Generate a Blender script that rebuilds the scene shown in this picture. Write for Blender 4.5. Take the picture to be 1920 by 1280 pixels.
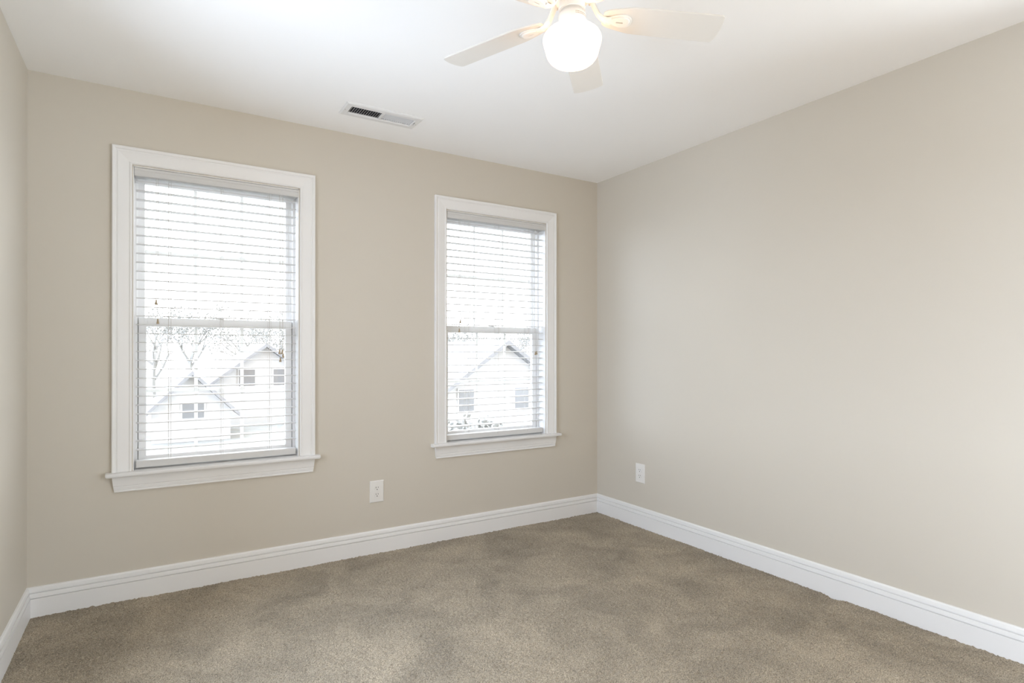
import bpy, bmesh, math, random
import numpy as np
from mathutils import Vector, Matrix

for o in list(bpy.data.objects):
    bpy.data.objects.remove(o, do_unlink=True)
S = bpy.context.scene
COL = S.collection
PI = math.pi
R = math.radians

# ------------------------------------------------------------------ camera
cd = bpy.data.cameras.new('camera')
cam = bpy.data.objects.new('camera', cd)
COL.objects.link(cam)
cd.sensor_width = 36
cd.lens = 1087.87 / 1920 * 36
cd.shift_y = 17.95 / 1920
cd.clip_start = 0.02
cd.clip_end = 300
cam.location = (0.4717, -3.3326, 1.1812)
cam.rotation_euler = (PI / 2 + 0.0021, 0, -0.5557)
S.camera = cam

# ------------------------------------------------------------------ sky, exposure
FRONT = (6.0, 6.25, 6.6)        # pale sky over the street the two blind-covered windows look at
REAR = (1.6, 1.25, 0.9)         # sky lobe behind the camera, tuned as warm fill through the added doors
LEFT = (11.6, 13.3, 16.2)         # sky lobe brightened for fill through the left wall's added window
RIGHT = (6.4, 6.9, 7.6)        # sky lobe right and behind, brightened to fill through the added door
LOWER = 1.3                    # radiance below the horizon, tuned to lift the ceiling, relative to the sky
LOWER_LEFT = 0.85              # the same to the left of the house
GLOBE = 4.5                   # radiance of the fan's lamp globe
GLOBE_COLOR = (1.0, 0.62, 0.34)
w = bpy.data.worlds.new('sky_with_fill_lobes')
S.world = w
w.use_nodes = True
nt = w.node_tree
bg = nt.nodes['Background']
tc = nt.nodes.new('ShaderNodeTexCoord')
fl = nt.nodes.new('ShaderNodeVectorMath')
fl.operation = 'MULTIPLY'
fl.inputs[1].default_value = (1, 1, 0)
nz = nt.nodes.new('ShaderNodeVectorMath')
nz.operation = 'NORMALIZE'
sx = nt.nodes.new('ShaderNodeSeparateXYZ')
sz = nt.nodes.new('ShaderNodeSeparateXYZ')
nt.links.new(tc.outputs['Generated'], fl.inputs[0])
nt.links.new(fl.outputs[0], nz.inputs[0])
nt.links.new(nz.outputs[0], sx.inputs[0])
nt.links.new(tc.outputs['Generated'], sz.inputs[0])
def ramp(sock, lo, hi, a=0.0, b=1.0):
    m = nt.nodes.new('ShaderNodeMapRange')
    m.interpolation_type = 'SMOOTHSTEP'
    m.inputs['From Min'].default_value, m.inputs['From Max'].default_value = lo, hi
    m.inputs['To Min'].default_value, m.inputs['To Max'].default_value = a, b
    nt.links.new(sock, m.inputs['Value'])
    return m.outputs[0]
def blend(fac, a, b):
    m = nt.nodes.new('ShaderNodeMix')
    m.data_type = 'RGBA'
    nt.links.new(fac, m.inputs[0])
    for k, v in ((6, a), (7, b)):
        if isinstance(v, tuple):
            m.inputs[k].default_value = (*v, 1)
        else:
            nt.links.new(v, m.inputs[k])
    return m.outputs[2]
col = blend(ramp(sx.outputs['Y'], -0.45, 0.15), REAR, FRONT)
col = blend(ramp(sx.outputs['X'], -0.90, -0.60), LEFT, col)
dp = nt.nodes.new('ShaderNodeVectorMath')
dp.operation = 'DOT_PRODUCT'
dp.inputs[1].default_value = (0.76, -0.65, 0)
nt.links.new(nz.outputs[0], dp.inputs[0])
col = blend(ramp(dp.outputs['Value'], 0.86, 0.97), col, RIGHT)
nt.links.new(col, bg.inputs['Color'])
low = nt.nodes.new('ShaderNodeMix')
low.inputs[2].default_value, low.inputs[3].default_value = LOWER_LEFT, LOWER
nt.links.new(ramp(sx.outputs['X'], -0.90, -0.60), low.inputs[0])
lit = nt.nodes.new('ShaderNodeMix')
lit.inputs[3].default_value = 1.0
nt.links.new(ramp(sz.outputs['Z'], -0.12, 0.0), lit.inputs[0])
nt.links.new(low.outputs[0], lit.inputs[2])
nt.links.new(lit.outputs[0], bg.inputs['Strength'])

S.view_settings.view_transform = 'Standard'
S.view_settings.look = 'None'
S.view_settings.gamma = 1.0
S.view_settings.exposure = 0.0
S.view_settings.use_curve_mapping = False
cy = S.cycles
cy.max_bounces = 14
cy.diffuse_bounces = 8
cy.glossy_bounces = 4
cy.transparent_max_bounces = 16
cy.transmission_bounces = 8
cy.sample_clamp_indirect = 8.0
cy.use_denoising = True

# room: x along the window wall, y into it, z up
W, D, H = 3.2873, 3.80, 2.44
WT = 0.15                     # window wall thickness
WIN = [(0.7775, 0.383), (2.4365, 0.383)]   # centre x, half width of each opening
WZ0, WZ1 = 0.592, 2.080
RW = (1.10, 3.15, 0.06, 2.08)  # opening added behind the camera to let in fill light
LW = (-2.25, -0.85, 0.60, 1.80)  # unseen opening added in the left wall to brighten the right
QW = (-3.70, -2.65, 0.06, 2.08)  # unseen opening added in the right wall to light the left

def portal(name, loc, rot, sx_, sy_):
    l = bpy.data.lights.new(name, 'AREA')
    l.shape = 'RECTANGLE'
    l.size, l.size_y = sx_, sy_
    l.cycles.is_portal = True
    o = bpy.data.objects.new(name, l)
    COL.objects.link(o)
    o.location, o.rotation_euler = loc, rot
for cx, hw in WIN:
    portal('sky_portal', (cx, WT + 0.02, (WZ0 + WZ1) / 2), (-PI / 2, 0, 0), 2 * hw, WZ1 - WZ0)
portal('sky_portal', ((RW[0] + RW[1]) / 2, -D - 0.14, (RW[2] + RW[3]) / 2), (PI / 2, 0, 0), RW[1] - RW[0], RW[3] - RW[2])

portal('sky_portal', (W + 0.12, (QW[0] + QW[1]) / 2, (QW[2] + QW[3]) / 2), (PI / 2, 0, PI / 2), QW[1] - QW[0], QW[3] - QW[2])
portal('sky_portal', (-0.12, (LW[0] + LW[1]) / 2, (LW[2] + LW[3]) / 2), (PI / 2, 0, -PI / 2), LW[1] - LW[0], LW[3] - LW[2])

# ------------------------------------------------------------------ materials
def mat(name, col, rough=0.6, spec=0.3, metallic=0.0):
    m = bpy.data.materials.new(name)
    m.use_nodes = True
    b = m.node_tree.nodes['Principled BSDF']
    b.inputs['Base Color'].default_value = (*col, 1)
    b.inputs['Roughness'].default_value = rough
    b.inputs['Specular IOR Level'].default_value = spec
    b.inputs['Metallic'].default_value = metallic
    return m

def add_bump(m, scale, strength, dist=0.002, detail=3, vary=0.0):
    nt = m.node_tree
    b = nt.nodes['Principled BSDF']
    tc = nt.nodes.new('ShaderNodeTexCoord')
    n = nt.nodes.new('ShaderNodeTexNoise')
    n.inputs['Scale'].default_value = scale
    n.inputs['Detail'].default_value = detail
    nt.links.new(tc.outputs['Object'], n.inputs['Vector'])
    bp = nt.nodes.new('ShaderNodeBump')
    bp.inputs['Strength'].default_value = strength
    bp.inputs['Distance'].default_value = dist
    nt.links.new(n.outputs['Fac'], bp.inputs['Height'])
    nt.links.new(bp.outputs[0], b.inputs['Normal'])
    if vary:
        c = b.inputs['Base Color'].default_value[:3]
        n2 = nt.nodes.new('ShaderNodeTexNoise')
        n2.inputs['Scale'].default_value = 2.0
        nt.links.new(tc.outputs['Object'], n2.inputs['Vector'])
        mm = nt.nodes.new('ShaderNodeMix')
        mm.data_type = 'RGBA'
        mm.inputs[6].default_value = (*[v * (1 - vary) for v in c], 1)
        mm.inputs[7].default_value = (*[min(1, v * (1 + vary)) for v in c], 1)
        nt.links.new(n2.outputs['Fac'], mm.inputs[0])
        nt.links.new(mm.outputs[2], b.inputs['Base Color'])
    return m

PAINT = add_bump(mat('greige_wall_paint', (0.606, 0.563, 0.488), 0.55, 0.3), 260, 0.06, 0.001, 3, 0.012)
CEIL = add_bump(mat('ceiling_paint', (0.92, 0.915, 0.905), 0.8, 0.2), 220, 0.06, 0.001, 3, 0.008)
TRIM = add_bump(mat('white_trim_paint', (0.80, 0.795, 0.785), 0.35, 0.4), 60, 0.03, 0.001, 2, 0.008)
VINYL = add_bump(mat('white_vinyl', (0.86, 0.86, 0.86), 0.4, 0.4), 80, 0.02, 0.001)
SLAT = add_bump(mat('white_faux_wood', (0.69, 0.685, 0.675), 0.4, 0.4), 120, 0.03, 0.001)
def let_light_through(m, f):
    nt = m.node_tree
    out = next(n for n in nt.nodes if n.type == 'OUTPUT_MATERIAL')
    b = nt.nodes['Principled BSDF']
    t = nt.nodes.new('ShaderNodeBsdfTranslucent')
    t.inputs['Color'].default_value = (0.85, 0.84, 0.82, 1)
    mm = nt.nodes.new('ShaderNodeMixShader')
    mm.inputs[0].default_value = f
    nt.links.new(b.outputs[0], mm.inputs[1])
    nt.links.new(t.outputs[0], mm.inputs[2])
    nt.links.new(mm.outputs[0], out.inputs[0])
let_light_through(SLAT, 0.12)
GRILLE = add_bump(mat('white_grille_vinyl', (0.86, 0.86, 0.86), 0.4, 0.4), 80, 0.02, 0.001)
let_light_through(GRILLE, 0.4)
PLATE = add_bump(mat('white_plastic', (0.78, 0.765, 0.735), 0.3, 0.45), 90, 0.01, 0.001)
CORD = add_bump(mat('cord_white', (0.62, 0.60, 0.57), 0.8, 0.1), 900, 0.3, 0.0005)
WOOD = add_bump(mat('tassel_wood', (0.40, 0.32, 0.22), 0.5, 0.3), 300, 0.2, 0.0005, 3, 0.15)
DARK = add_bump(mat('dark_slot', (0.03, 0.028, 0.026), 0.7, 0.2), 200, 0.1, 0.0005)
METAL = add_bump(mat('white_enamel_metal', (0.76, 0.755, 0.745), 0.35, 0.45), 70, 0.02, 0.001)
DUCT = add_bump(mat('duct_metal', (0.10, 0.10, 0.105), 0.6, 0.3), 70, 0.1, 0.001)
FANW = add_bump(mat('fan_white', (0.80, 0.785, 0.75), 0.4, 0.4), 60, 0.02, 0.001)
BLADE = add_bump(mat('fan_blade_white', (0.71, 0.685, 0.64), 0.45, 0.35), 40, 0.03, 0.001, 3, 0.015)
INK = add_bump(mat('label_ink', (0.24, 0.13, 0.05), 0.7, 0.1), 200, 0.05, 0.0005)
SIDING = add_bump(mat('pale_siding', (0.60, 0.60, 0.595), 0.7, 0.2), 3, 0.2, 0.01, 3, 0.04)
SHINGLE = add_bump(mat('grey_shingle', (0.30, 0.30, 0.304), 0.9, 0.1), 6, 0.4, 0.02, 4, 0.25)
HWIN = mat('house_glass', (0.24, 0.244, 0.248), 0.15, 0.5)
BARK = add_bump(mat('bark', (0.34, 0.335, 0.32), 0.9, 0.1), 20, 0.5, 0.01, 4, 0.2)
LEAF = add_bump(mat('dry_leaves', (0.30, 0.30, 0.28), 0.8, 0.15), 8, 0.3, 0.01, 4, 0.35)
GRASS = add_bump(mat('lawn', (0.25, 0.25, 0.235), 0.95, 0.1), 3, 0.5, 0.03, 6, 0.2)

def glass_material():
    m = bpy.data.materials.new('window_glass')
    m.use_nodes = True
    nt = m.node_tree
    nt.nodes.clear()
    out = nt.nodes.new('ShaderNodeOutputMaterial')
    mixn = nt.nodes.new('ShaderNodeMixShader')
    tr = nt.nodes.new('ShaderNodeBsdfTransparent')
    tr.inputs['Color'].default_value = (0.945, 0.95, 0.945, 1)
    gl = nt.nodes.new('ShaderNodeBsdfGlossy')
    gl.inputs['Roughness'].default_value = 0.02
    # Schlick reflectance, the same from both faces of the pane
    lw = nt.nodes.new('ShaderNodeLayerWeight')
    lw.inputs['Blend'].default_value = 0.5
    pw = nt.nodes.new('ShaderNodeMath')
    pw.operation = 'POWER'
    pw.inputs[1].default_value = 5.0
    ma = nt.nodes.new('ShaderNodeMath')
    ma.operation = 'MULTIPLY_ADD'
    ma.inputs[1].default_value = 0.9
    ma.inputs[2].default_value = 0.03
    nt.links.new(lw.outputs['Facing'], pw.inputs[0])
    nt.links.new(pw.outputs[0], ma.inputs[0])
    nt.links.new(ma.outputs[0], mixn.inputs[0])
    nt.links.new(tr.outputs[0], mixn.inputs[1])
    nt.links.new(gl.outputs[0], mixn.inputs[2])
    nt.links.new(mixn.outputs[0], out.inputs[0])
    return m
GLASS = glass_material()

def globe_material():
    m = mat('lit_opal_glass', (0.85, 0.82, 0.76), 0.25, 0.5)
    b = m.node_tree.nodes['Principled BSDF']
    b.inputs['Emission Color'].default_value = (*GLOBE_COLOR, 1)
    b.inputs['Emission Strength'].default_value = GLOBE
    return m
OPAL = globe_material()

def carpet_material():
    m = mat('taupe_carpet', (0.3, 0.26, 0.21), 0.95, 0.05)
    nt = m.node_tree
    b = nt.nodes['Principled BSDF']
    b.inputs['Sheen Weight'].default_value = 0.15
    b.inputs['Sheen Roughness'].default_value = 0.6
    tc = nt.nodes.new('ShaderNodeTexCoord')
    fine = nt.nodes.new('ShaderNodeTexNoise')
    fine.inputs['Scale'].default_value = 240
    fine.inputs['Detail'].default_value = 3
    fine.inputs['Roughness'].default_value = 0.65
    big = nt.nodes.new('ShaderNodeTexNoise')
    big.inputs['Scale'].default_value = 3.2
    big.inputs['Detail'].default_value = 5
    big.inputs['Roughness'].default_value = 0.6
    big.inputs['Distortion'].default_value = 0.6
    for n in (fine, big):
        nt.links.new(tc.outputs['Object'], n.inputs['Vector'])
    r1 = nt.nodes.new('ShaderNodeValToRGB')
    r1.color_ramp.elements[0].position = 0.34
    r1.color_ramp.elements[0].color = (0.150, 0.123, 0.086, 1)
    r1.color_ramp.elements[1].position = 0.66
    r1.color_ramp.elements[1].color = (0.56, 0.472, 0.350, 1)
    nt.links.new(fine.outputs['Fac'], r1.inputs['Fac'])
    r2 = nt.nodes.new('ShaderNodeMapRange')
    r2.inputs['From Min'].default_value = 0.32
    r2.inputs['From Max'].default_value = 0.68
    r2.inputs['To Min'].default_value = 0.74
    r2.inputs['To Max'].default_value = 1.20
    nt.links.new(big.outputs['Fac'], r2.inputs['Value'])
    mul = nt.nodes.new('ShaderNodeVectorMath')
    mul.operation = 'SCALE'
    nt.links.new(r1.outputs['Color'], mul.inputs[0])
    nt.links.new(r2.outputs[0], mul.inputs['Scale'])
    nt.links.new(mul.outputs[0], b.inputs['Base Color'])
    bp = nt.nodes.new('ShaderNodeBump')
    bp.inputs['Strength'].default_value = 0.7
    bp.inputs['Distance'].default_value = 0.006
    nt.links.new(fine.outputs['Fac'], bp.inputs['Height'])
    nt.links.new(bp.outputs[0], b.inputs['Normal'])
    return m
CARPET = carpet_material()

# ------------------------------------------------------------------ mesh helpers
def obj(name, bm, m, parent=None, smooth=False, loc=None):
    me = bpy.data.meshes.new(name)
    bmesh.ops.recalc_face_normals(bm, faces=bm.faces)
    bm.to_mesh(me)
    bm.free()
    if smooth:
        me.polygons.foreach_set('use_smooth', [True] * len(me.polygons))
    o = bpy.data.objects.new(name, me)
    COL.objects.link(o)
    me.materials.append(m)
    if parent is not None:
        o.parent = parent
    if loc is not None:
        o.location = loc
    return o

def empty(name, loc=(0, 0, 0), rz=0.0):
    o = bpy.data.objects.new(name, None)
    o.empty_display_size = 0.1
    COL.objects.link(o)
    o.location = loc
    o.rotation_euler = (0, 0, rz)
    return o

def tag(o, label, cat, group=None, kind=None):
    o['label'] = label
    o['category'] = cat
    if group:
        o['group'] = group
    if kind:
        o['kind'] = kind
    return o

def box(bm, x0, x1, y0, y1, z0, z1, bev=0.0, seg=2):
    vs = [bm.verts.new(p) for p in ((x0, y0, z0), (x1, y0, z0), (x1, y1, z0), (x0, y1, z0),
                                    (x0, y0, z1), (x1, y0, z1), (x1, y1, z1), (x0, y1, z1))]
    fs = [bm.faces.new([vs[i] for i in f]) for f in ((0, 3, 2, 1), (4, 5, 6, 7), (0, 1, 5, 4), (1, 2, 6, 5), (2, 3, 7, 6), (3, 0, 4, 7))]
    if bev:
        es = list({e for f in fs for e in f.edges})
        bmesh.ops.bevel(bm, geom=es, offset=bev, segments=seg, affect='EDGES', profile=0.5)
    return bm

def bbox(*a, **k):
    return box(bmesh.new(), *a, **k)

def tube(bm, pts, r, n=8, cap=True):
    pts = [Vector(p) for p in pts]
    rs = r if isinstance(r, (list, tuple)) else [r] * len(pts)
    rings = []
    for i, p in enumerate(pts):
        d = (pts[min(i + 1, len(pts) - 1)] - pts[max(i - 1, 0)]).normalized()
        a = Vector((0, 0, 1)) if abs(d.z) < 0.9 else Vector((1, 0, 0))
        u = d.cross(a).normalized()
        v = d.cross(u).normalized()
        rings.append([bm.verts.new(p + (u * math.cos(2 * PI * k / n) + v * math.sin(2 * PI * k / n)) * rs[i]) for k in range(n)])
    for a, b in zip(rings, rings[1:]):
        for k in range(n):
            bm.faces.new((a[k], a[(k + 1) % n], b[(k + 1) % n], b[k]))
    if cap:
        bm.faces.new(rings[0])
        bm.faces.new(rings[-1])
    return bm

def lathe(bm, prof, n=32, c=(0, 0, 0)):
    rings = []
    for r, z in prof:
        if r < 1e-6:
            rings.append([bm.verts.new((c[0], c[1], c[2] + z))])
        else:
            rings.append([bm.verts.new((c[0] + r * math.cos(2 * PI * k / n), c[1] + r * math.sin(2 * PI * k / n), c[2] + z)) for k in range(n)])
    for a, b in zip(rings, rings[1:]):
        for k in range(n):
            q = [a[k % len(a)], a[(k + 1) % n % len(a)], b[(k + 1) % n % len(b)], b[k % len(b)]]
            u = []
            for v in q:
                if v not in u:
                    u.append(v)
            if len(u) > 2:
                bm.faces.new(u)
    return bm

def rects_with_holes(xs, zs, holes):
    """cells (i, j) of the grid that are not inside a hole"""
    out = []
    for i in range(len(xs) - 1):
        for j in range(len(zs) - 1):
            xm, zm = (xs[i] + xs[i + 1]) / 2, (zs[j] + zs[j + 1]) / 2
            if not any(h[0] < xm < h[1] and h[2] < zm < h[3] for h in holes):
                out.append((i, j))
    return out

def slab(xs, zs, holes, f0, f1):
    """a slab with rectangular holes; f0/f1 map (u, v) to its two faces"""
    bm = bmesh.new()
    cells = set(rects_with_holes(xs, zs, holes))
    A, B = {}, {}
    def g(dct, f, i, j):
        if (i, j) not in dct:
            dct[(i, j)] = bm.verts.new(f(xs[i], zs[j]))
        return dct[(i, j)]
    for i, j in cells:
        bm.faces.new([g(A, f0, *p) for p in ((i, j), (i + 1, j), (i + 1, j + 1), (i, j + 1))])
        bm.faces.new([g(B, f1, *p) for p in ((i, j + 1), (i + 1, j + 1), (i + 1, j), (i, j))])
        for (di, dj), (p, q) in {(-1, 0): ((i, j), (i, j + 1)), (1, 0): ((i + 1, j), (i + 1, j + 1)),
                                 (0, -1): ((i, j), (i + 1, j)), (0, 1): ((i, j + 1), (i + 1, j + 1))}.items():
            if (i + di, j + dj) not in cells:
                bm.faces.new((g(A, f0, *p), g(A, f0, *q), g(B, f1, *q), g(B, f1, *p)))
    return bm

def sweep(path_of, prof, closed_profile=True):
    """path_of(u, t) -> list of points along the path for profile coordinate (u, t)"""
    bm = bmesh.new()
    rows = [[bm.verts.new(p) for p in path_of(u, t)] for u, t in prof]
    n = len(prof)
    rng = range(n) if closed_profile else range(n - 1)
    for a in rng:
        ra, rb = rows[a], rows[(a + 1) % n]
        for k in range(len(ra) - 1):
            bm.faces.new((ra[k], ra[k + 1], rb[k + 1], rb[k]))
    if closed_profile:
        bm.faces.new([r[0] for r in rows])
        bm.faces.new([r[-1] for r in rows][::-1])
    return bm

# ------------------------------------------------------------------ room shell
holes = [(cx - hw, cx + hw, WZ0, WZ1) for cx, hw in WIN]
xs = sorted({-0.1, W + 0.1, *[h[0] for h in holes], *[h[1] for h in holes]})
o = obj('wall_back', slab(xs, [-0.12, WZ0, WZ1, H + 0.12], holes, lambda u, v: (u, 0, v), lambda u, v: (u, WT, v)), PAINT)
tag(o, 'greige wall with the two blind-covered windows', 'wall', kind='structure')
o = obj('wall_left', slab([-D - 0.12, LW[0], LW[1], 0], [-0.12, LW[2], LW[3], H + 0.12], [LW], lambda u, v: (0, u, v), lambda u, v: (-0.1, u, v)), PAINT)
tag(o, 'plain painted wall at the left edge of the room', 'wall', kind='structure')
o = obj('wall_right', slab([-D - 0.12, QW[0], QW[1], 0], [-0.12, QW[2], QW[3], H + 0.12], [QW], lambda u, v: (W, u, v), lambda u, v: (W + 0.1, u, v)), PAINT)
tag(o, 'wide plain painted wall on the right with one outlet', 'wall', kind='structure')
o = obj('wall_rear', slab([0, RW[0], RW[1], W], [-0.12, RW[2], RW[3], H + 0.12], [RW], lambda u, v: (u, -D, v), lambda u, v: (u, -D - 0.12, v)), PAINT)
tag(o, 'wall behind the camera with a wide opening added for light', 'wall', kind='structure')

# ceiling with the vent's hole
VX0, VX1, VY0, VY1 = 1.338, 1.680, -0.394, -0.304
o = obj('ceiling', slab([0, VX0, VX1, W], [-D, VY0, VY1, 0], [(VX0, VX1, VY0, VY1)], lambda u, v: (u, v, H), lambda u, v: (u, v, H + 0.12)), CEIL)
tag(o, 'smooth white ceiling', 'ceiling', kind='structure')

# carpeted floor: a fine displaced grid
def carpet_floor():
    st = 0.0047
    nx, ny = int(W / st), int(D / st)
    rng = np.random.default_rng(4)
    X, Y = np.meshgrid(np.linspace(0, W, nx + 1), np.linspace(-D, 0, ny + 1))
    z = rng.normal(0, 0.0015, X.shape)
    z = z + 0.35 * (np.roll(z, 1, 0) + np.roll(z, 1, 1))
    z += 0.0018 * np.sin(7 * X + 3 * np.sin(3 * Y)) * np.sin(5 * Y + 2 * np.sin(4 * X))
    # dent where the carpet is tucked loosely at the right baseboard
    z -= 0.016 * np.exp(-(((X - (W - 0.022)) / 0.012) ** 2 + ((Y + 1.77) / 0.035) ** 2))
    z = np.clip(z, -0.016, 0.006) 
    X2 = X + rng.normal(0, 0.0013, X.shape)
    Y2 = Y + rng.normal(0, 0.0013, X.shape)
    X2[:, 0], X2[:, -1], Y2[0], Y2[-1] = 0, W, -D, 0
    co = np.stack([X2, Y2, z], -1).reshape(-1, 3)
    i = np.arange((nx + 1) * (ny + 1)).reshape(ny + 1, nx + 1)
    q = np.stack([i[:-1, :-1], i[:-1, 1:], i[1:, 1:], i[1:, :-1]], -1).reshape(-1, 4)
    nv = len(co)
    # underside slab
    extra = np.array([[0, -D, -0.12], [W, -D, -0.12], [W, 0, -0.12], [0, 0, -0.12]])
    co = np.vstack([co, extra])
    nq = len(q) + 1
    me = bpy.data.meshes.new('floor')
    me.vertices.add(len(co))
    me.vertices.foreach_set('co', co.astype(np.float32).ravel())
    loops = np.concatenate([q.ravel(), [nv, nv + 3, nv + 2, nv + 1]])
    me.loops.add(len(loops))
    me.loops.foreach_set('vertex_index', loops.astype(np.int32))
    me.polygons.add(nq)
    me.polygons.foreach_set('loop_start', np.arange(0, 4 * nq, 4, dtype=np.int32))
    me.update(calc_edges=True)
    me.validate()
    me.polygons.foreach_set('use_smooth', [True] * len(me.polygons))
    me.materials.append(CARPET)
    o = bpy.data.objects.new('floor', me)
    COL.objects.link(o)
    return o
tag(carpet_floor(), 'taupe cut-pile wall-to-wall carpet floor', 'floor', kind='structure')

# baseboards: profile (thickness, height)
BH = 0.1336
BP = [(0, -0.02), (0.015, -0.02), (0.015, 0.622 * BH), (0.0070, 0.628 * BH), (0.0070, 0.652 * BH), (0.0148, 0.662 * BH),
      (0.0128, 0.792 * BH), (0.0040, 0.798 * BH), (0.0040, 0.830 * BH), (0.0112, 0.840 * BH), (0.0092, 0.950 * BH), (0.0055, 0.990 * BH), (0.0, BH)]
o = obj('baseboard_back', sweep(lambda t, z: [(t, -t, z), (W - t, -t, z)], BP), TRIM)
tag(o, 'white moulded baseboard under the two windows', 'baseboard', kind='structure')
o = obj('baseboard_right', sweep(lambda t, z: [(W - t, -t, z), (W - t, QW[1] + 0.085, z)], BP), TRIM)
tag(o, 'white moulded baseboard along the wide right wall', 'baseboard', kind='structure')
o = obj('baseboard_left', sweep(lambda t, z: [(t, -D + t, z), (t, -t, z)], BP), TRIM)
tag(o, 'white moulded baseboard along the left wall', 'baseboard', kind='structure')
o = obj('baseboard_rear', sweep(lambda t, z: [(RW[0] - 0.085, -D + t, z), (t, -D + t, z)], BP), TRIM)
tag(o, 'white baseboard behind the camera', 'baseboard', kind='structure')

# ------------------------------------------------------------------ windows
STOOL = 0.612
CASING = [(0.0, 0.0), (0.0, 0.008), (0.003, 0.0115), (0.007, 0.0120), (0.010, 0.0098), (0.014, 0.0100), (0.050, 0.0150),
          (0.056, 0.0158), (0.060, 0.0140), (0.0635, 0.0136), (0.0665, 0.0175), (0.0745, 0.0190), (0.0790, 0.0175), (0.0790, 0.0)]
CASING = [(u, t) for u, t in CASING]
def make_window(name, cx, hw, label):
    root = empty(name, (cx, 0, 0))
    tag(root, label, 'window', kind='structure')
    ci = hw + 0.004                        # casing inner half width
    ztop = WZ1 + 0.004
    # casing: u measured from the inner edge outwards, t off the wall
    prof = CASING
    o = obj('casing', sweep(lambda u, t: [(-ci - u, -t, STOOL), (-ci - u, -t, ztop + u), (ci + u, -t, ztop + u), (ci + u, -t, STOOL)], prof), TRIM, root)
    co = ci + 0.079
    # stool: rounded nose, with horns past the casing
    sb = bmesh.new()
    nose = [(0.08, 0.592), (-0.040, 0.592), (-0.0465, 0.5945), (-0.0495, 0.600), (-0.0495, 0.605), (-0.0465, 0.6095), (-0.041, STOOL), (0.08, STOOL)]
    e = co + 0.024
    ra = [sb.verts.new((-hw if y > 0 else -e, y, z)) for y, z in nose]
    rb = [sb.verts.new((hw if y > 0 else e, y, z)) for y, z in nose]
    # horns: step the nose at the wall line
    na = [sb.verts.new((-e, 0.0, 0.592)), sb.verts.new((-e, 0.0, STOOL)), sb.verts.new((-hw, 0.0, 0.592)), sb.verts.new((-hw, 0.0, STOOL))]
    nb = [sb.verts.new((e, 0.0, 0.592)), sb.verts.new((e, 0.0, STOOL)), sb.verts.new((hw, 0.0, 0.592)), sb.verts.new((hw, 0.0, STOOL))]
    sb.faces.new((na[2], nb[2], rb[0], ra[0]))
    sb.faces.new((ra[7], rb[7], nb[3], na[3]))
    sb.faces.new((ra[0], rb[0], rb[7], ra[7]))
    sb.faces.new((na[0], na[2], nb[2], nb[0], rb[1], ra[1]))
    sb.faces.new((na[1], ra[6], rb[6], nb[1], nb[3], na[3]))
    for k in range(1, 6):
        sb.faces.new((ra[k], rb[k], rb[k + 1], ra[k + 1]))
    sb.faces.new([na[0], *ra[1:7], na[1]])
    sb.faces.new([nb[0], *rb[1:7], nb[1]])
    for q, (m0, m1, m2, m3), r_ in ((0, na, ra), (1, nb, rb)):
        sb.faces.new((m0, m1, m3, m2))
        sb.faces.new((m2, m3, r_[7], r_[0]))
    bmesh.ops.bevel(sb, geom=[ed for ed in sb.edges if all(abs(abs(v.co.x) - e) < 1e-5 and v.co.y < -0.001 for v in ed.verts)], offset=0.004, segments=2, affect='EDGES')
    obj('stool', sb, TRIM, root)
    # apron: casing stock upside down, ends cut back towards the bottom
    ap = [(0.0, 0.0), (0.0, 0.0170), (0.010, 0.0165), (0.045, 0.0128), (0.048, 0.0108), (0.051, 0.0125), (0.062, 0.0112), (0.065, 0.0095), (0.068, 0.0125), (0.0735, 0.0125), (0.0735, 0.0)]
    def endx(u):
        return co - 0.001 - 0.009 * (u / 0.0735) ** 1.3
    obj('apron', sweep(lambda u, t: [(-endx(u), -t, 0.592 - u), (endx(u), -t, 0.592 - u)], ap), TRIM, root)
    # jamb lining the opening
    jb = bmesh.new()
    jt = 0.004
    for s in (-1, 1):
        x0, x1 = sorted((s * hw, s * (hw - jt)))
        box(jb, x0, x1, 0.0, 0.084, STOOL, WZ1)
    box(jb, -hw, hw, 0.0, 0.084, WZ1 - jt, WZ1)
    obj('jamb', jb, TRIM, root)
    # vinyl frame
    fb = bmesh.new()
    for s in (-1, 1):
        x0, x1 = sorted((s * hw, s * (hw - 0.018)))
        box(fb, x0, x1, 0.084, WT + 0.02, WZ0, WZ1, 0.0015, 1)
        x0, x1 = sorted((s * (hw - 0.018), s * (hw - 0.030)))
        box(fb, x0, x1, 0.112, 0.118, STOOL, WZ1 - 0.01)
    box(fb, -hw + 0.018, hw - 0.018, 0.084, WT + 0.02, WZ1 - 0.018, WZ1, 0.0015, 1)
    box(fb, -hw + 0.018, hw - 0.018, 0.0805, WT + 0.03, WZ0, STOOL + 0.006, 0.0015, 1)
    obj('window_frame', fb, VINYL, root)
    # sashes
    def sash(nm, y0, y1, z0, z1, st, rb_, rt, gap):
        bm = bmesh.new()
        so = hw - 0.018 - gap
        si = so - st
        for s in (-1, 1):
            x0, x1 = sorted((s * so, s * si))
            box(bm, x0, x1, y0, y1, z0, z1, 0.002, 1)
        box(bm, -si, si, y0, y1, z0, z0 + rb_, 0.002, 1)
        box(bm, -si, si, y0, y1, z1 - rt, z1, 0.002, 1)
        so_ = obj(nm, bm, VINYL, root)
        gy = (y0 + y1) / 2
        obj('pane', bbox(-si - 0.005, si + 0.005, gy - 0.002, gy + 0.002, z0 + rb_ - 0.005, z1 - rt + 0.005), GLASS, so_)
        gm = bmesh.new()
        zz0, zz1 = z0 + rb_, z1 - rt
        for fx in (-1 / 3, 1 / 3):
            box(gm, fx * si - 0.008, fx * si + 0.008, gy + 0.003, gy + 0.009, zz0, zz1, 0.0015, 1)
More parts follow.
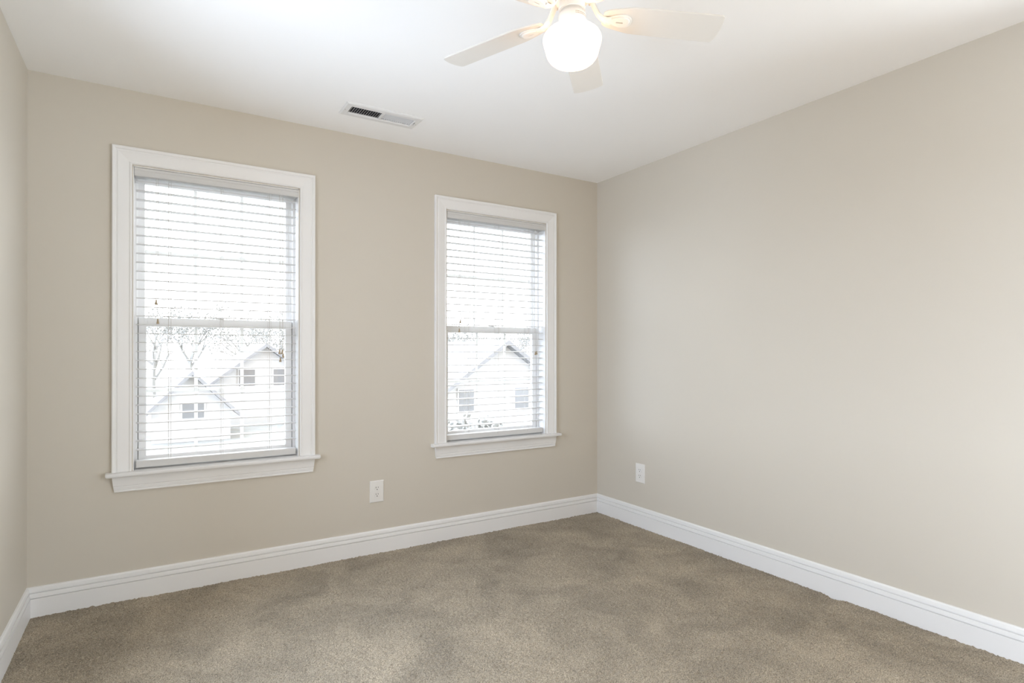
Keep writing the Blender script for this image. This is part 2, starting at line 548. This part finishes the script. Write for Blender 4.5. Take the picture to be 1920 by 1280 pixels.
        zm = (zz0 + zz1) / 2
        for x0, x1 in ((-si, -si / 3 - 0.008), (-si / 3 + 0.008, si / 3 - 0.008), (si / 3 + 0.008, si)):
            box(gm, x0, x1, gy + 0.003, gy + 0.009, zm - 0.008, zm + 0.008, 0.0015, 1)
        obj('grille', gm, GRILLE, so_)
    sash('lower_sash', 0.088, 0.112, STOOL + 0.008, 1.354, 0.034, 0.048, 0.044, 0.003)
    sash('upper_sash', 0.119, 0.145, 1.312, WZ1 - 0.018, 0.030, 0.042, 0.034, 0.0)
    lk = bmesh.new()
    box(lk, -0.022, 0.022, 0.094, 0.108, 1.354, 1.366, 0.003, 2)
    box(lk, -0.004, 0.020, 0.088, 0.096, 1.356, 1.364, 0.002, 1)
    obj('sash_lock', lk, VINYL, root)
    return root
make_window('window_1', *WIN[0], 'larger-looking white window left of the middle, nearest the left wall')
make_window('window_2', *WIN[1], 'white window on the right, near the room corner')

# glazed openings out of frame, added only as sources of fill light
def fill_opening(name, loc, rz, hw3, z0, z1, label):
    """local frame: opening in the x-z plane, room towards +y"""
    root = empty(name, loc, rz)
    tag(root, label, 'door' if name.startswith('door') else 'window', kind='structure')
    fb = bmesh.new()
    for x in (-hw3, -hw3 / 3, hw3 / 3, hw3):
        box(fb, max(-hw3, x - 0.025), min(hw3, x + 0.025), -0.09, -0.04, z0, z1)
    box(fb, -hw3, hw3, -0.091, -0.039, z0, z0 + 0.05)
    box(fb, -hw3, hw3, -0.091, -0.039, z1 - 0.05, z1)
    obj('window_frame', fb, VINYL, root)
    obj('pane', bbox(-hw3, hw3, -0.067, -0.063, z0, z1), GLASS, root)
    obj('casing', sweep(lambda u, t: [(-hw3 - u, t, z0), (-hw3 - u, t, z1 + u), (hw3 + u, t, z1 + u), (hw3 + u, t, z0)], CASING), TRIM, root)
    if z0 > 0.2:
        obj('stool', bbox(-hw3, hw3, 0.0, 0.03, z0 - 0.02, z0, 0.004), TRIM, root)
fill_opening('door_fill_2', ((RW[0] + RW[1]) / 2, -D, 0), 0, (RW[1] - RW[0]) / 2, RW[2], RW[3], 'wide white glazed doors added behind the camera for fill light')
fill_opening('window_fill_3', (0, (LW[0] + LW[1]) / 2, 0), -PI / 2, (LW[1] - LW[0]) / 2, LW[2], LW[3], 'bare white window added in the left wall for fill light, outside the view')

fill_opening('door_fill_1', (W, (QW[0] + QW[1]) / 2, 0), PI / 2, (QW[1] - QW[0]) / 2, QW[2], QW[3], 'white glazed door added for fill light at the rear of the right wall, outside the view')

# ------------------------------------------------------------------ blinds
NS, SY0, SY1 = 31, 0.018, 0.068
SZ0, SZ1 = 0.7046, 2.0140
def slat_mesh(hs):
    bm = bmesh.new()
    n = 8
    prof = []
    for k in range(n + 1):
        a = -1 + 2 * k / n
        prof.append((a * 0.025, 0.0012 * (1 - a * a) + 0.0020))
    prof = prof + [(y, z - 0.0040) for y, z in reversed(prof)]
    for k in (0, n, n + 1, 2 * n + 1):
        y, z = prof[k]
        prof[k] = (y * 0.992, z + (-0.0006 if k <= n else 0.0006))
    r0 = [bm.verts.new((-hs, y, z)) for y, z in prof]
    r1 = [bm.verts.new((hs, y, z)) for y, z in prof]
    m = len(prof)
    for k in range(m):
        bm.faces.new((r0[k], r0[(k + 1) % m], r1[(k + 1) % m], r1[k]))
    bm.faces.new(r0)
    bm.faces.new(r1)
    return bm

def tassel_bm(z):
    bm = bmesh.new()
    lathe(bm, [(0, 0.012), (0.0026, 0.012), (0.0034, 0.0105), (0.0034, 0.007), (0.0048, -0.002), (0.0062, -0.009), (0.0066, -0.0115), (0.0058, -0.0125), (0, -0.0125)], 14)
    return bm

def make_blind(cx, hw, label, ladders, cords):
    root = empty('window_blind', (cx, 0, 0))
    tag(root, label, 'blind', 'white wood blinds in the two windows')
    # valance with a shaped face, in front of the head rail
    vp = [(0.012, WZ1 - 0.006), (-0.001, WZ1 - 0.006), (-0.004, WZ1 - 0.009), (-0.004, 2.062), (-0.001, 2.058), (-0.001, 2.041), (-0.003, 2.038), (-0.003, 2.0345), (-0.001, 2.033), (0.012, 2.033)]
    obj('valance', sweep(lambda y, z: [(-hw + 0.0055, y, z), (hw - 0.0055, y, z)], vp), SLAT, root)
    obj('head_rail', bbox(-hw + 0.007, hw - 0.007, 0.0135, 0.070, 2.036, WZ1 - 0.008, 0.001, 1), SLAT, root)
    first = obj('slat', slat_mesh(hw - 0.012), SLAT, root, smooth=False)
    for k in range(NS):
        s = first if k == 0 else first.copy()
        if k:
            COL.objects.link(s)
        s.parent = root
        s.location = (0, (SY0 + SY1) / 2, SZ0 + (SZ1 - SZ0) * k / (NS - 1))
        s.rotation_euler = (R(1.5), 0, 0)
    br = obj('bottom_rail', bbox(-hw + 0.012, hw - 0.012, SY0, SY1, 0.6205, 0.6530, 0.003, 2), SLAT, root)
    # lowest slats lie stacked just above the rail
    for lx in ladders:
        b = bmesh.new()
        for y in (SY0 - 0.0016, SY1 + 0.0016):
            tube(b, [(lx, y, 0.655), (lx, y, 2.036)], 0.0010, 5)
            tube(b, [(lx + 0.010, y, 0.655), (lx + 0.010, y, 2.036)], 0.0007, 5)
        for k in range(NS):
            z = SZ0 + (SZ1 - SZ0) * k / (NS - 1) - 0.0026
            tube(b, [(lx, SY0 - 0.001, z - 0.0008), (lx, SY1 + 0.001, z + 0.0006)], 0.0005, 4)
        obj('ladder_cord', b, CORD, root)
        pb = bmesh.new()
        tube(pb, [(lx, SY0 - 0.0025, 0.645), (lx, SY0 + 0.001, 0.645)], 0.006, 12)
        obj('cord_plug', pb, SLAT, br)
    for x, ztas, r in cords:
        b = bmesh.new()
        y = 0.0145
        tube(b, [(x, y + 0.001, 2.036), (x + 0.0006, y, 1.8), (x, y - 0.003, ztas + 0.05), (x, y - 0.006, ztas + 0.011)], r, 6)
        c = obj('pull_cord', b, CORD, root)
        t = obj('tassel', tassel_bm(0), WOOD, c, True, (x, y - 0.006, ztas))
    return root
c1, c2 = WIN[0][0], WIN[1][0]
make_blind(*WIN[0], 'white horizontal blind in the window nearest the left wall, four tassels at its right',
           (0.5437 - c1, 0.7775 - c1, 1.0113 - c1),
           ((0.4900 - c1, 1.427, 0.0011), (0.4972 - c1, 1.333, 0.0011), (1.0620 - c1, 1.184, 0.0011), (1.0752 - c1, 1.184, 0.0011), (1.0765 - c1 + 0.003, 1.164, 0.0011), (1.0655 - c1, 1.141, 0.0011)))
make_blind(*WIN[1], 'white horizontal blind in the right-hand window near the room corner, two tassels at its right',
           (0.219 - 0.438, 0.008, 0.249),
           ((2.1559 - c2, 1.381, 0.0011), (2.1483 - c2, 1.322, 0.0011), (2.7373 - c2, 1.175, 0.0011), (2.7485 - c2, 1.178, 0.0011)))

# ------------------------------------------------------------------ outlets
def make_outlet(loc, rz, label):
    """local frame: plate in the x-z plane, front towards -y"""
    root = empty('wall_outlet', loc, rz)
    tag(root, label, 'outlet', 'white duplex wall outlets')
    w2, h2 = 0.0422, 0.0640
    bm = bmesh.new()
    b = [(-w2, -h2), (w2, -h2), (w2, h2), (-w2, h2)]
    f = [(-w2 + 0.004, -h2 + 0.004), (w2 - 0.004, -h2 + 0.004), (w2 - 0.004, h2 - 0.004), (-w2 + 0.004, h2 - 0.004)]
    r0 = [bm.verts.new((x, 0, z)) for x, z in b]
    r1 = [bm.verts.new((x, -0.0028, z)) for x, z in b]
    r2 = [bm.verts.new((x, -0.0058, z)) for x, z in f]
    for a, c in ((r0, r1), (r1, r2)):
        for k in range(4):
            bm.faces.new((a[k], a[(k + 1) % 4], c[(k + 1) % 4], c[k]))
    bm.faces.new(r0)
    bm.faces.new(r2)
    obj('cover_plate', bm, PLATE, root)
    for s in (1, -1):
        zc = s * 0.0196
        bm = bmesh.new()
        # face with flattened top and bottom
        pts = []
        for k in range(32):
            a = 2 * PI * k / 32
            pts.append((0.0172 * math.cos(a), max(-0.0142, min(0.0142, 0.0172 * math.sin(a)))))
        r0 = [bm.verts.new((x, -0.0056, zc + z)) for x, z in pts]
        r1 = [bm.verts.new((x * 0.97, -0.0078, zc + z * 0.97)) for x, z in pts]
        for k in range(32):
            bm.faces.new((r0[k], r0[(k + 1) % 32], r1[(k + 1) % 32], r1[k]))
        bm.faces.new(r1)
        bm.faces.new(r0)
        rc = obj('receptacle', bm, PLATE, root)
        sb = bmesh.new()
        box(sb, -0.0078, -0.0052, -0.0081, -0.0070, zc + 0.0010, zc + 0.0090)
        box(sb, 0.0052, 0.0078, -0.0081, -0.0070, zc + 0.0020, zc + 0.0085)
        tube(sb, [(0, -0.0070, zc - 0.0068), (0, -0.0081, zc - 0.0068)], 0.0028, 12)
        obj('slots', sb, DARK, rc)
    bm = bmesh.new()
    tube(bm, [(0, -0.0054, 0), (0, -0.0070, 0)], 0.0030, 14)
    obj('screw', bm, METAL, root)
    return root
make_outlet((1.6010, 0.0, 0.3610), 0, 'white duplex outlet on the window wall, low between the two windows')
make_outlet((W, -0.4493, 0.3620), -PI / 2, 'white duplex outlet on the plain right wall beside the corner')

# ------------------------------------------------------------------ ceiling vent
def make_vent():
    cx, cyy = (VX0 + VX1) / 2, (VY0 + VY1) / 2
    root = empty('ceiling_vent', (cx, cyy, H))
    tag(root, 'white two-way ceiling air vent above and between the windows', 'vent')
    hx, hy = (VX1 - VX0) / 2, (VY1 - VY0) / 2
    ox, oy = hx + 0.035, hy + 0.038
    bm = bmesh.new()
    def ring(x, y, z):
        return [bm.verts.new(p) for p in ((-x, -y, z), (x, -y, z), (x, y, z), (-x, y, z))]
    rs = [ring(ox, oy, 0), ring(ox, oy, -0.003), ring(ox - 0.008, oy - 0.008, -0.0085), ring(hx + 0.002, hy + 0.002, -0.0085), ring(hx - 0.002, hy - 0.002, -0.004), ring(hx - 0.002, hy - 0.002, 0.0)]
    for a, b in zip(rs, rs[1:]):
        for k in range(4):
            bm.faces.new((a[k], a[(k + 1) % 4], b[(k + 1) % 4], b[k]))
    obj('frame', bm, METAL, root)
    bm = bmesh.new()
    box(bm, -0.005, 0.005, -hy + 0.002, hy - 0.002, -0.0075, 0.004)
    obj('centre_bar', bm, METAL, root)
    # duct behind
    bm = bmesh.new()
    x, y, z = hx - 0.0022, hy - 0.0022, 0.11
    v0 = [bm.verts.new(p) for p in ((-x, -y, 0.001), (x, -y, 0.001), (x, y, 0.001), (-x, y, 0.001))]
    v1 = [bm.verts.new(p) for p in ((-x, -y, z), (x, -y, z), (x, y, z), (-x, y, z))]
    for k in range(4):
        bm.faces.new((v0[k], v0[(k + 1) % 4], v1[(k + 1) % 4], v1[k]))
    bm.faces.new(v1)
    obj('duct_box', bm, DUCT, root)
    # two banks of thirteen tilted louvers
    bm = bmesh.new()
    box(bm, -0.0004, 0.0004, -hy + 0.003, hy - 0.003, -0.0075, 0.0075)
    base = obj('louver', bm, METAL, root)
    n = 13
    for bank in (0, 1):
        for k in range(n):
            o = base if (bank == 0 and k == 0) else base.copy()
            if o is not base:
                COL.objects.link(o)
                o.parent = root
            t = (k + 0.5) / n
            xx = (-hx + 0.004 + t * (hx - 0.010)) if bank == 0 else (0.006 + t * (hx - 0.010))
            o.location = (xx, 0, 0.002)
            o.rotation_euler = (0, R(38) if bank == 0 else R(-38), 0)
    bm = bmesh.new()
    box(bm, hx + 0.008, hx + 0.011, -0.018, 0.018, -0.0088, -0.008)
    sl = obj('lever_slot', bm, DARK, root)
    bm = bmesh.new()
    box(bm, hx + 0.007, hx + 0.012, 0.006, 0.014, -0.015, -0.008, 0.001, 1)
    obj('lever', bm, METAL, root)
    for s in (-1, 1):
        bm = bmesh.new()
        tube(bm, [(s * (hx + 0.022), 0.004, -0.0080), (s * (hx + 0.022), 0.004, -0.0098)], 0.0035, 12)
        obj('screw', bm, CORD, root)
make_vent()

# ------------------------------------------------------------------ ceiling fan
FX, FY, FZ = 1.550, -1.941, 2.200         # hub axis and height of the blade roots
DROOP = 0.025 / 0.46                      # the blades hang slightly towards their tips
TH = R(-27.53)
PH = R(-10.23)
def make_fan():
    root = empty('ceiling_fan', (FX, FY, H))
    tag(root, 'white five-blade ceiling fan with a glowing white globe light', 'ceiling fan')
    dz = FZ - H                            # blade plane in root space
    dl = dz - 0.024
    # motor housing up to the ceiling
    bm = lathe(bmesh.new(), [(0, 0.112), (0.062, 0.112), (0.070, 0.114), (0.104, 0.124), (0.116, 0.138), (0.118, 0.170), (0.110, 0.190), (0.084, 0.205), (0.074, 0.214), (0.074, 0.2635), (0, 0.2635)], 48, (0, 0, dl))
    obj('motor_housing', bm, FANW, root, True)
    bm = lathe(bmesh.new(), [(0, 0.113), (0.052, 0.113), (0.054, 0.110), (0.054, 0.070), (0.050, 0.066), (0.039, 0.064), (0.039, 0.036), (0.0, 0.036)], 40, (0, 0, dl))
    hub = obj('flywheel', bm, FANW, root)
    # switch housing / light fitter
    bm = lathe(bmesh.new(), [(0, 0.040), (0.033, 0.040), (0.033, 0.0250), (0.0395, 0.0240), (0.0410, 0.0225), (0.0410, -0.0145), (0.0400, -0.0155), (0.0400, -0.0170), (0.0415, -0.0180), (0.0415, -0.0330), (0.038, -0.035), (0, -0.035)], 48, (0, 0, dl))
    fit = obj('light_fitter', bm, FANW, root)
    for p in fit.data.polygons:
        p.use_smooth = abs(p.normal.z) < 0.5
    # fitter thumb screws
    for a in (R(205), R(262), R(325), R(90)):
        b = bmesh.new()
        c, s = math.cos(a), math.sin(a)
        tube(b, [(0.040 * c, 0.040 * s, dl - 0.022), (0.0455 * c, 0.0455 * s, dl - 0.022)], 0.0022, 8)
        obj('screw', b, FANW, fit)
    # two lines of worn print round the switch housing
    b = bmesh.new()
    rr = 0.0412
    random.seed(3)
    for zz, hh in ((0.0135, 0.0011), (0.0090, 0.0011)):
        a = 246.0
        while a < 318:
            ln = random.choice((2.2, 3.4, 5.0, 6.5))
            n = 4
            top = [b.verts.new((rr * math.cos(R(a + ln * k / n)), rr * math.sin(R(a + ln * k / n)), dl + zz + hh)) for k in range(n + 1)]
            bot = [b.verts.new((rr * math.cos(R(a + ln * k / n)), rr * math.sin(R(a + ln * k / n)), dl + zz - hh * 0.2)) for k in range(n + 1)]
            for k in range(n):
                b.faces.new((top[k], top[k + 1], bot[k + 1], bot[k]))
            a += ln + random.choice((0.8, 1.2, 1.8))
    obj('printed_label', b, INK, fit)
    # globe
    prof = [(0.040, -0.0200), (0.050, -0.0207), (0.062, -0.0235), (0.0735, -0.0290), (0.0825, -0.0370), (0.0873, -0.0460), (0.0885, -0.0540), (0.0870, -0.0620),
            (0.0838, -0.0720), (0.0812, -0.0820), (0.0790, -0.0920), (0.0752, -0.1020), (0.0690, -0.1110), (0.0600, -0.1185), (0.0470, -0.1245), (0.0320, -0.1285), (0.0160, -0.1305), (0, -0.131)]
    bm = lathe(bmesh.new(), prof, 48, (0, 0, dl))
    obj('lamp_globe', bm, OPAL, root, True)
    # blades and irons
    cph, sph = math.cos(PH), math.sin(PH)
    def pitched(x, y, z):
        return (x, y * cph - z * sph, y * sph + z * cph + dz - x * DROOP)
    def blade_outline():
        half = [(0.094, 0.022), (0.100, 0.029), (0.114, 0.0360), (0.140, 0.0430), (0.168, 0.0500), (0.182, 0.0522), (0.200, 0.0532), (0.280, 0.0545), (0.360, 0.0553), (0.434, 0.0560)]
        tip = []
        for k in range(5):                       # rounded corner
            a = R(90 - 72 * k / 4)
            tip.append((0.4430 + 0.011 * math.cos(a), 0.0452 + 0.011 * math.sin(a)))
        tip += [(0.4568, 0.035), (0.4594, 0.018), (0.4602, 0.0)]
        up = half + tip
        return up + [(x, -y) for x, y in reversed(up[:-1])]
    ol = blade_outline()
    bm = bmesh.new()
    th = 0.0028
    loops = []
    for z, sc in ((-th, 0.0012), (-th + 0.0008, 0), (th - 0.0008, 0), (th, 0.0012)):
        loops.append([bm.verts.new(pitched(x - (sc if x > 0.3 else -sc), y - math.copysign(sc, y) if y else 0, z)) for x, y in ol])
    n = len(ol)
    for a, b in zip(loops, loops[1:]):
        for k in range(n):
            bm.faces.new((a[k], a[(k + 1) % n], b[(k + 1) % n], b[k]))
    bm.faces.new(loops[0])
    bm.faces.new(loops[-1])
    blade = obj('blade', bm, BLADE, root)
    # iron: curved arm
    bm = bmesh.new()
    arm = [(0.046, 0.053, 0.018, 0.006), (0.056, 0.050, 0.0150, 0.0065), (0.063, 0.040, 0.0125, 0.0068), (0.070, 0.025, 0.0115, 0.0068), (0.079, 0.009, 0.0115, 0.0065), (0.091, -0.002, 0.0125, 0.006), (0.104, -0.0075, 0.0150, 0.005), (0.118, -0.0080, 0.018, 0.004)]
    rings = []
    for i, (x, z, hw_, hh) in enumerate(arm):
        p0 = arm[max(i - 1, 0)]
        p1 = arm[min(i + 1, len(arm) - 1)]
        d = Vector((p1[0] - p0[0], 0, p1[1] - p0[1])).normalized()
        nrm = Vector((-d.z, 0, d.x))
        tw = PH * max(0.0, min(1.0, (x - 0.07) / 0.05))
        ring = []
        for k in range(12):
            a = 2 * PI * k / 12
            y = hw_ * math.cos(a)
            q = Vector((x, 0, z)) + nrm * (hh * math.sin(a))
            ring.append(bm.verts.new((q.x, y * math.cos(tw), q.z + y * math.sin(tw) + dz - x * DROOP)))
        rings.append(ring)
    for a, b in zip(rings, rings[1:]):
        for k in range(12):
            bm.faces.new((a[k], a[(k + 1) % 12], b[(k + 1) % 12], b[k]))
    bm.faces.new(rings[0])
    bm.faces.new(rings[-1])
    # medallion: leaf shaped plate under the blade with a raised boss and a slot through it
    N = 32
    def leaf(sc, ex):
        pts = []
        for k in range(N):
            a = 2 * PI * k / N
            x = 0.143 + (0.039 + ex) * math.cos(a)
            yy = (0.0255 * sc) * math.sin(a) * (1.0 + 0.28 * math.cos(a))
            pts.append((x, yy))
        return pts
    def slot():
        pts = []
        for k in range(N):
            a = 2 * PI * k / N
            c, s = math.cos(a), math.sin(a)
            pts.append((0.144 + 0.0105 * max(-1, min(1, 1.5 * c)) , 0.0021 * max(-1, min(1, 1.5 * s))))
        return pts
    stack = [(leaf(1.0, 0), -th - 0.0002), (leaf(1.0, 0), -th - 0.0032), (leaf(0.93, -0.002), -th - 0.0042), (leaf(0.80, -0.006), -th - 0.0042), (leaf(0.76, -0.0075), -th - 0.0075), (leaf(0.66, -0.011), -th - 0.0088), (slot(), -th - 0.0088), (slot(), -th - 0.0004)]
    rows = [[bm.verts.new(pitched(x, y, z)) for x, y in pts] for pts, z in stack]
    for a, b in zip(rows, rows[1:]):
        for k in range(N):
            bm.faces.new((a[k], a[(k + 1) % N], b[(k + 1) % N], b[k]))
    iron = obj('blade_iron', bm, FANW, root)
    # flange screws as one sub-part of the iron
    b = bmesh.new()
    for y in (-0.009, 0.009):
        lathe(b, [(0, 0.0022), (0.0022, 0.0018), (0.0034, 0), (0.0034, -0.004)], 10, (0.0555, y, dz + 0.041))
    sc0 = obj('flange_screws', b, FANW, iron)
    for k in range(5):
        a = TH + k * 2 * PI / 5
        if k == 0:
            for o in (blade, iron):
                o.rotation_euler = (0, 0, a)
            continue
        c = blade.copy()
        COL.objects.link(c)
        c.parent = root
        c.rotation_euler = (0, 0, a)
        c = iron.copy()
        COL.objects.link(c)
        c.parent = root
        c.rotation_euler = (0, 0, a)
        d = sc0.copy()
        COL.objects.link(d)
        d.parent = c
make_fan()

# ------------------------------------------------------------------ outside, seen through the blinds
GZ = -3.3
bm = bmesh.new()
box(bm, -70, 90, WT + 0.3, 110, GZ - 0.3, GZ)
o = obj('ground', bm, GRASS)
tag(o, 'pale winter lawn outside, far below the windows', 'ground', kind='structure')

def make_house(name, label, x0, x1, y0, y1, eave, peak, wins, rail=False):
    """gable end faces the windows"""
    root = empty(name, ((x0 + x1) / 2, y0, GZ))
    tag(root, label, 'house', 'houses outside the windows')
    h = (x1 - x0) / 2
    d = y1 - y0
    bm = bmesh.new()
    sec = [(-h, 0), (h, 0), (h, eave - GZ), (0, peak - GZ), (-h, eave - GZ)]
    a = [bm.verts.new((x, 0, z)) for x, z in sec]
    b = [bm.verts.new((x, d, z)) for x, z in sec]
    for k in range(5):
        bm.faces.new((a[k], a[(k + 1) % 5], b[(k + 1) % 5], b[k]))
    bm.faces.new(a)
    bm.faces.new(b)
    obj('wall', bm, SIDING, root)
    bm = bmesh.new()
    ov = 0.45
    sl = (peak - eave) / h
    for s in (-1, 1):
        pts = [(0, peak - GZ + 0.02), (s * (h + ov), eave - GZ - sl * ov + 0.02), (s * (h + ov), eave - GZ - sl * ov + 0.22), (0, peak - GZ + 0.25)]
        a = [bm.verts.new((x, -ov, z)) for x, z in pts]
        b = [bm.verts.new((x, d + ov, z)) for x, z in pts]
        for k in range(4):
            bm.faces.new((a[k], a[(k + 1) % 4], b[(k + 1) % 4], b[k]))
        bm.faces.new(a)
        bm.faces.new(b)
    obj('roof', bm, SHINGLE, root)
    for wx, wz, ww, wh in wins:
        f = obj('window', bbox(wx - ww / 2 - 0.08, wx + ww / 2 + 0.08, -0.06, 0.02, wz - wh / 2 - 0.08 - GZ, wz + wh / 2 + 0.08 - GZ), SIDING, root)
        obj('pane', bbox(wx - ww / 2, wx + ww / 2, -0.08, -0.05, wz - wh / 2 - GZ, wz + wh / 2 - GZ), HWIN, f)
    if rail:
        bm = bmesh.new()
        for k in range(13):
            x = -h + 0.4 + k * 0.32
            box(bm, x, x + 0.06, -1.3, -1.24, eave - GZ - 3.4, eave - GZ - 2.5)
        box(bm, -h + 0.3, -h + 4.4, -1.32, -1.2, eave - GZ - 2.5, eave - GZ - 2.4)
        box(bm, -h + 0.3, -h + 4.4, -1.32, 0, eave - GZ - 3.5, eave - GZ - 3.4)
        obj('porch_railing', bm, SIDING, root)
    return root
# (placed by real distance: the gables stand 18 to 30 m from the wall)
make_house('house', 'pale gabled house seen low through the left window, nearest one', 0.45, 3.95, 30.0, 34.4, -1.73, 0.02, ((0.05, -1.75, 0.95, 0.75),))
make_house('house', 'larger pale house rising behind the nearer gable, seen through left window', 2.9, 10.3, 36.0, 42.0, -1.30, 1.50, ((0.9, -0.4, 0.9, 1.0), (-1.1, -0.4, 0.9, 1.0)), True)
make_house('house', 'pale gabled house seen through the right window', 11.0, 20.5, 22.0, 31.0, -1.7, 1.55, ((-2.2, -1.2, 0.8, 1.1), (1.0, -1.2, 0.8, 1.1)))

def tree_bm(seed, height, leafy):
    rnd = random.Random(seed)
    wood, leaf = bmesh.new(), bmesh.new()
    def grow(p, d, ln, r, lev):
        q = p + d * ln
        mid = p + d * (ln * 0.5) + Vector((rnd.uniform(-1, 1), rnd.uniform(-1, 1), 0)) * ln * 0.06
        tube(wood, [p, mid, q], [r, r * 0.85, r * 0.65], 5 if lev < 2 else 3, False)
        if lev >= 4:
            for _ in range(leafy):
                c = q + Vector((rnd.gauss(0, 1), rnd.gauss(0, 1), rnd.gauss(0, 1))) * ln * 0.6
                s = rnd.uniform(0.06, 0.13)
                u = Vector((rnd.uniform(-1, 1), rnd.uniform(-1, 1), rnd.uniform(-1, 1))).normalized() * s
                v = u.orthogonal().normalized() * s * 0.7
                leaf.faces.new([leaf.verts.new(c + k) for k in (u, v, -u, -v)])
            return
        for _ in range(3 if lev else 5):
            nd = (d + Vector((rnd.gauss(0, 0.55), rnd.gauss(0, 0.55), rnd.uniform(-0.1, 0.45)))).normalized()
            grow(p + d * ln * rnd.uniform(0.55, 1.0), nd, ln * rnd.uniform(0.60, 0.80), r * 0.55, lev + 1)
    grow(Vector((0, 0, 0)), Vector((0, 0, 1)), height * 0.30, height * 0.018, 0)
    return wood, leaf
protos = []
def place_tree(kind, x, y, sc, rz, label, group, cache={}):
    if kind not in cache:
        seed, ht, lf = {'tall': (5, 11.0, 5), 'wide': (11, 10.0, 8), 'small': (21, 3.4, 9)}[kind]
        wb, lb = tree_bm(seed, ht, lf)
        root = empty('tree', (x, y, GZ), rz)
        a = obj('trunk', wb, BARK, root)
        b = obj('foliage', lb, LEAF, root)
        cache[kind] = (root, a, b)
    else:
        r0, a0, b0 = cache[kind]
        root = r0.copy()
        COL.objects.link(root)
        root.location = (x, y, GZ)
        root.rotation_euler = (0, 0, rz)
        for c0 in (a0, b0):
            c = c0.copy()
            COL.objects.link(c)
            c.parent = root
    root.scale = (sc, sc, sc)
    tag(root, label, 'tree', group)
    return root
rnd = random.Random(8)
for k in range(20):
    x = -13 + k * 3.4 + rnd.uniform(-0.3, 0.3)
    y = 48 + (k % 3) * 9.5
    place_tree(('tall', 'wide')[k % 2], x, y, (0.95 + (y - 48) * 0.016) * (1.0 if x < 14 else 0.9), rnd.uniform(0, 6),
               'bare tree in the distant tree line behind the houses', 'trees of the distant tree line')
place_tree('small', 7.0, 12.0, 1.0, 0.3, 'small leafy yard tree low at left in the right window', None)
place_tree('small', 9.6, 13.6, 0.85, 2.1, 'small leafy yard tree low at right in the right window', None)
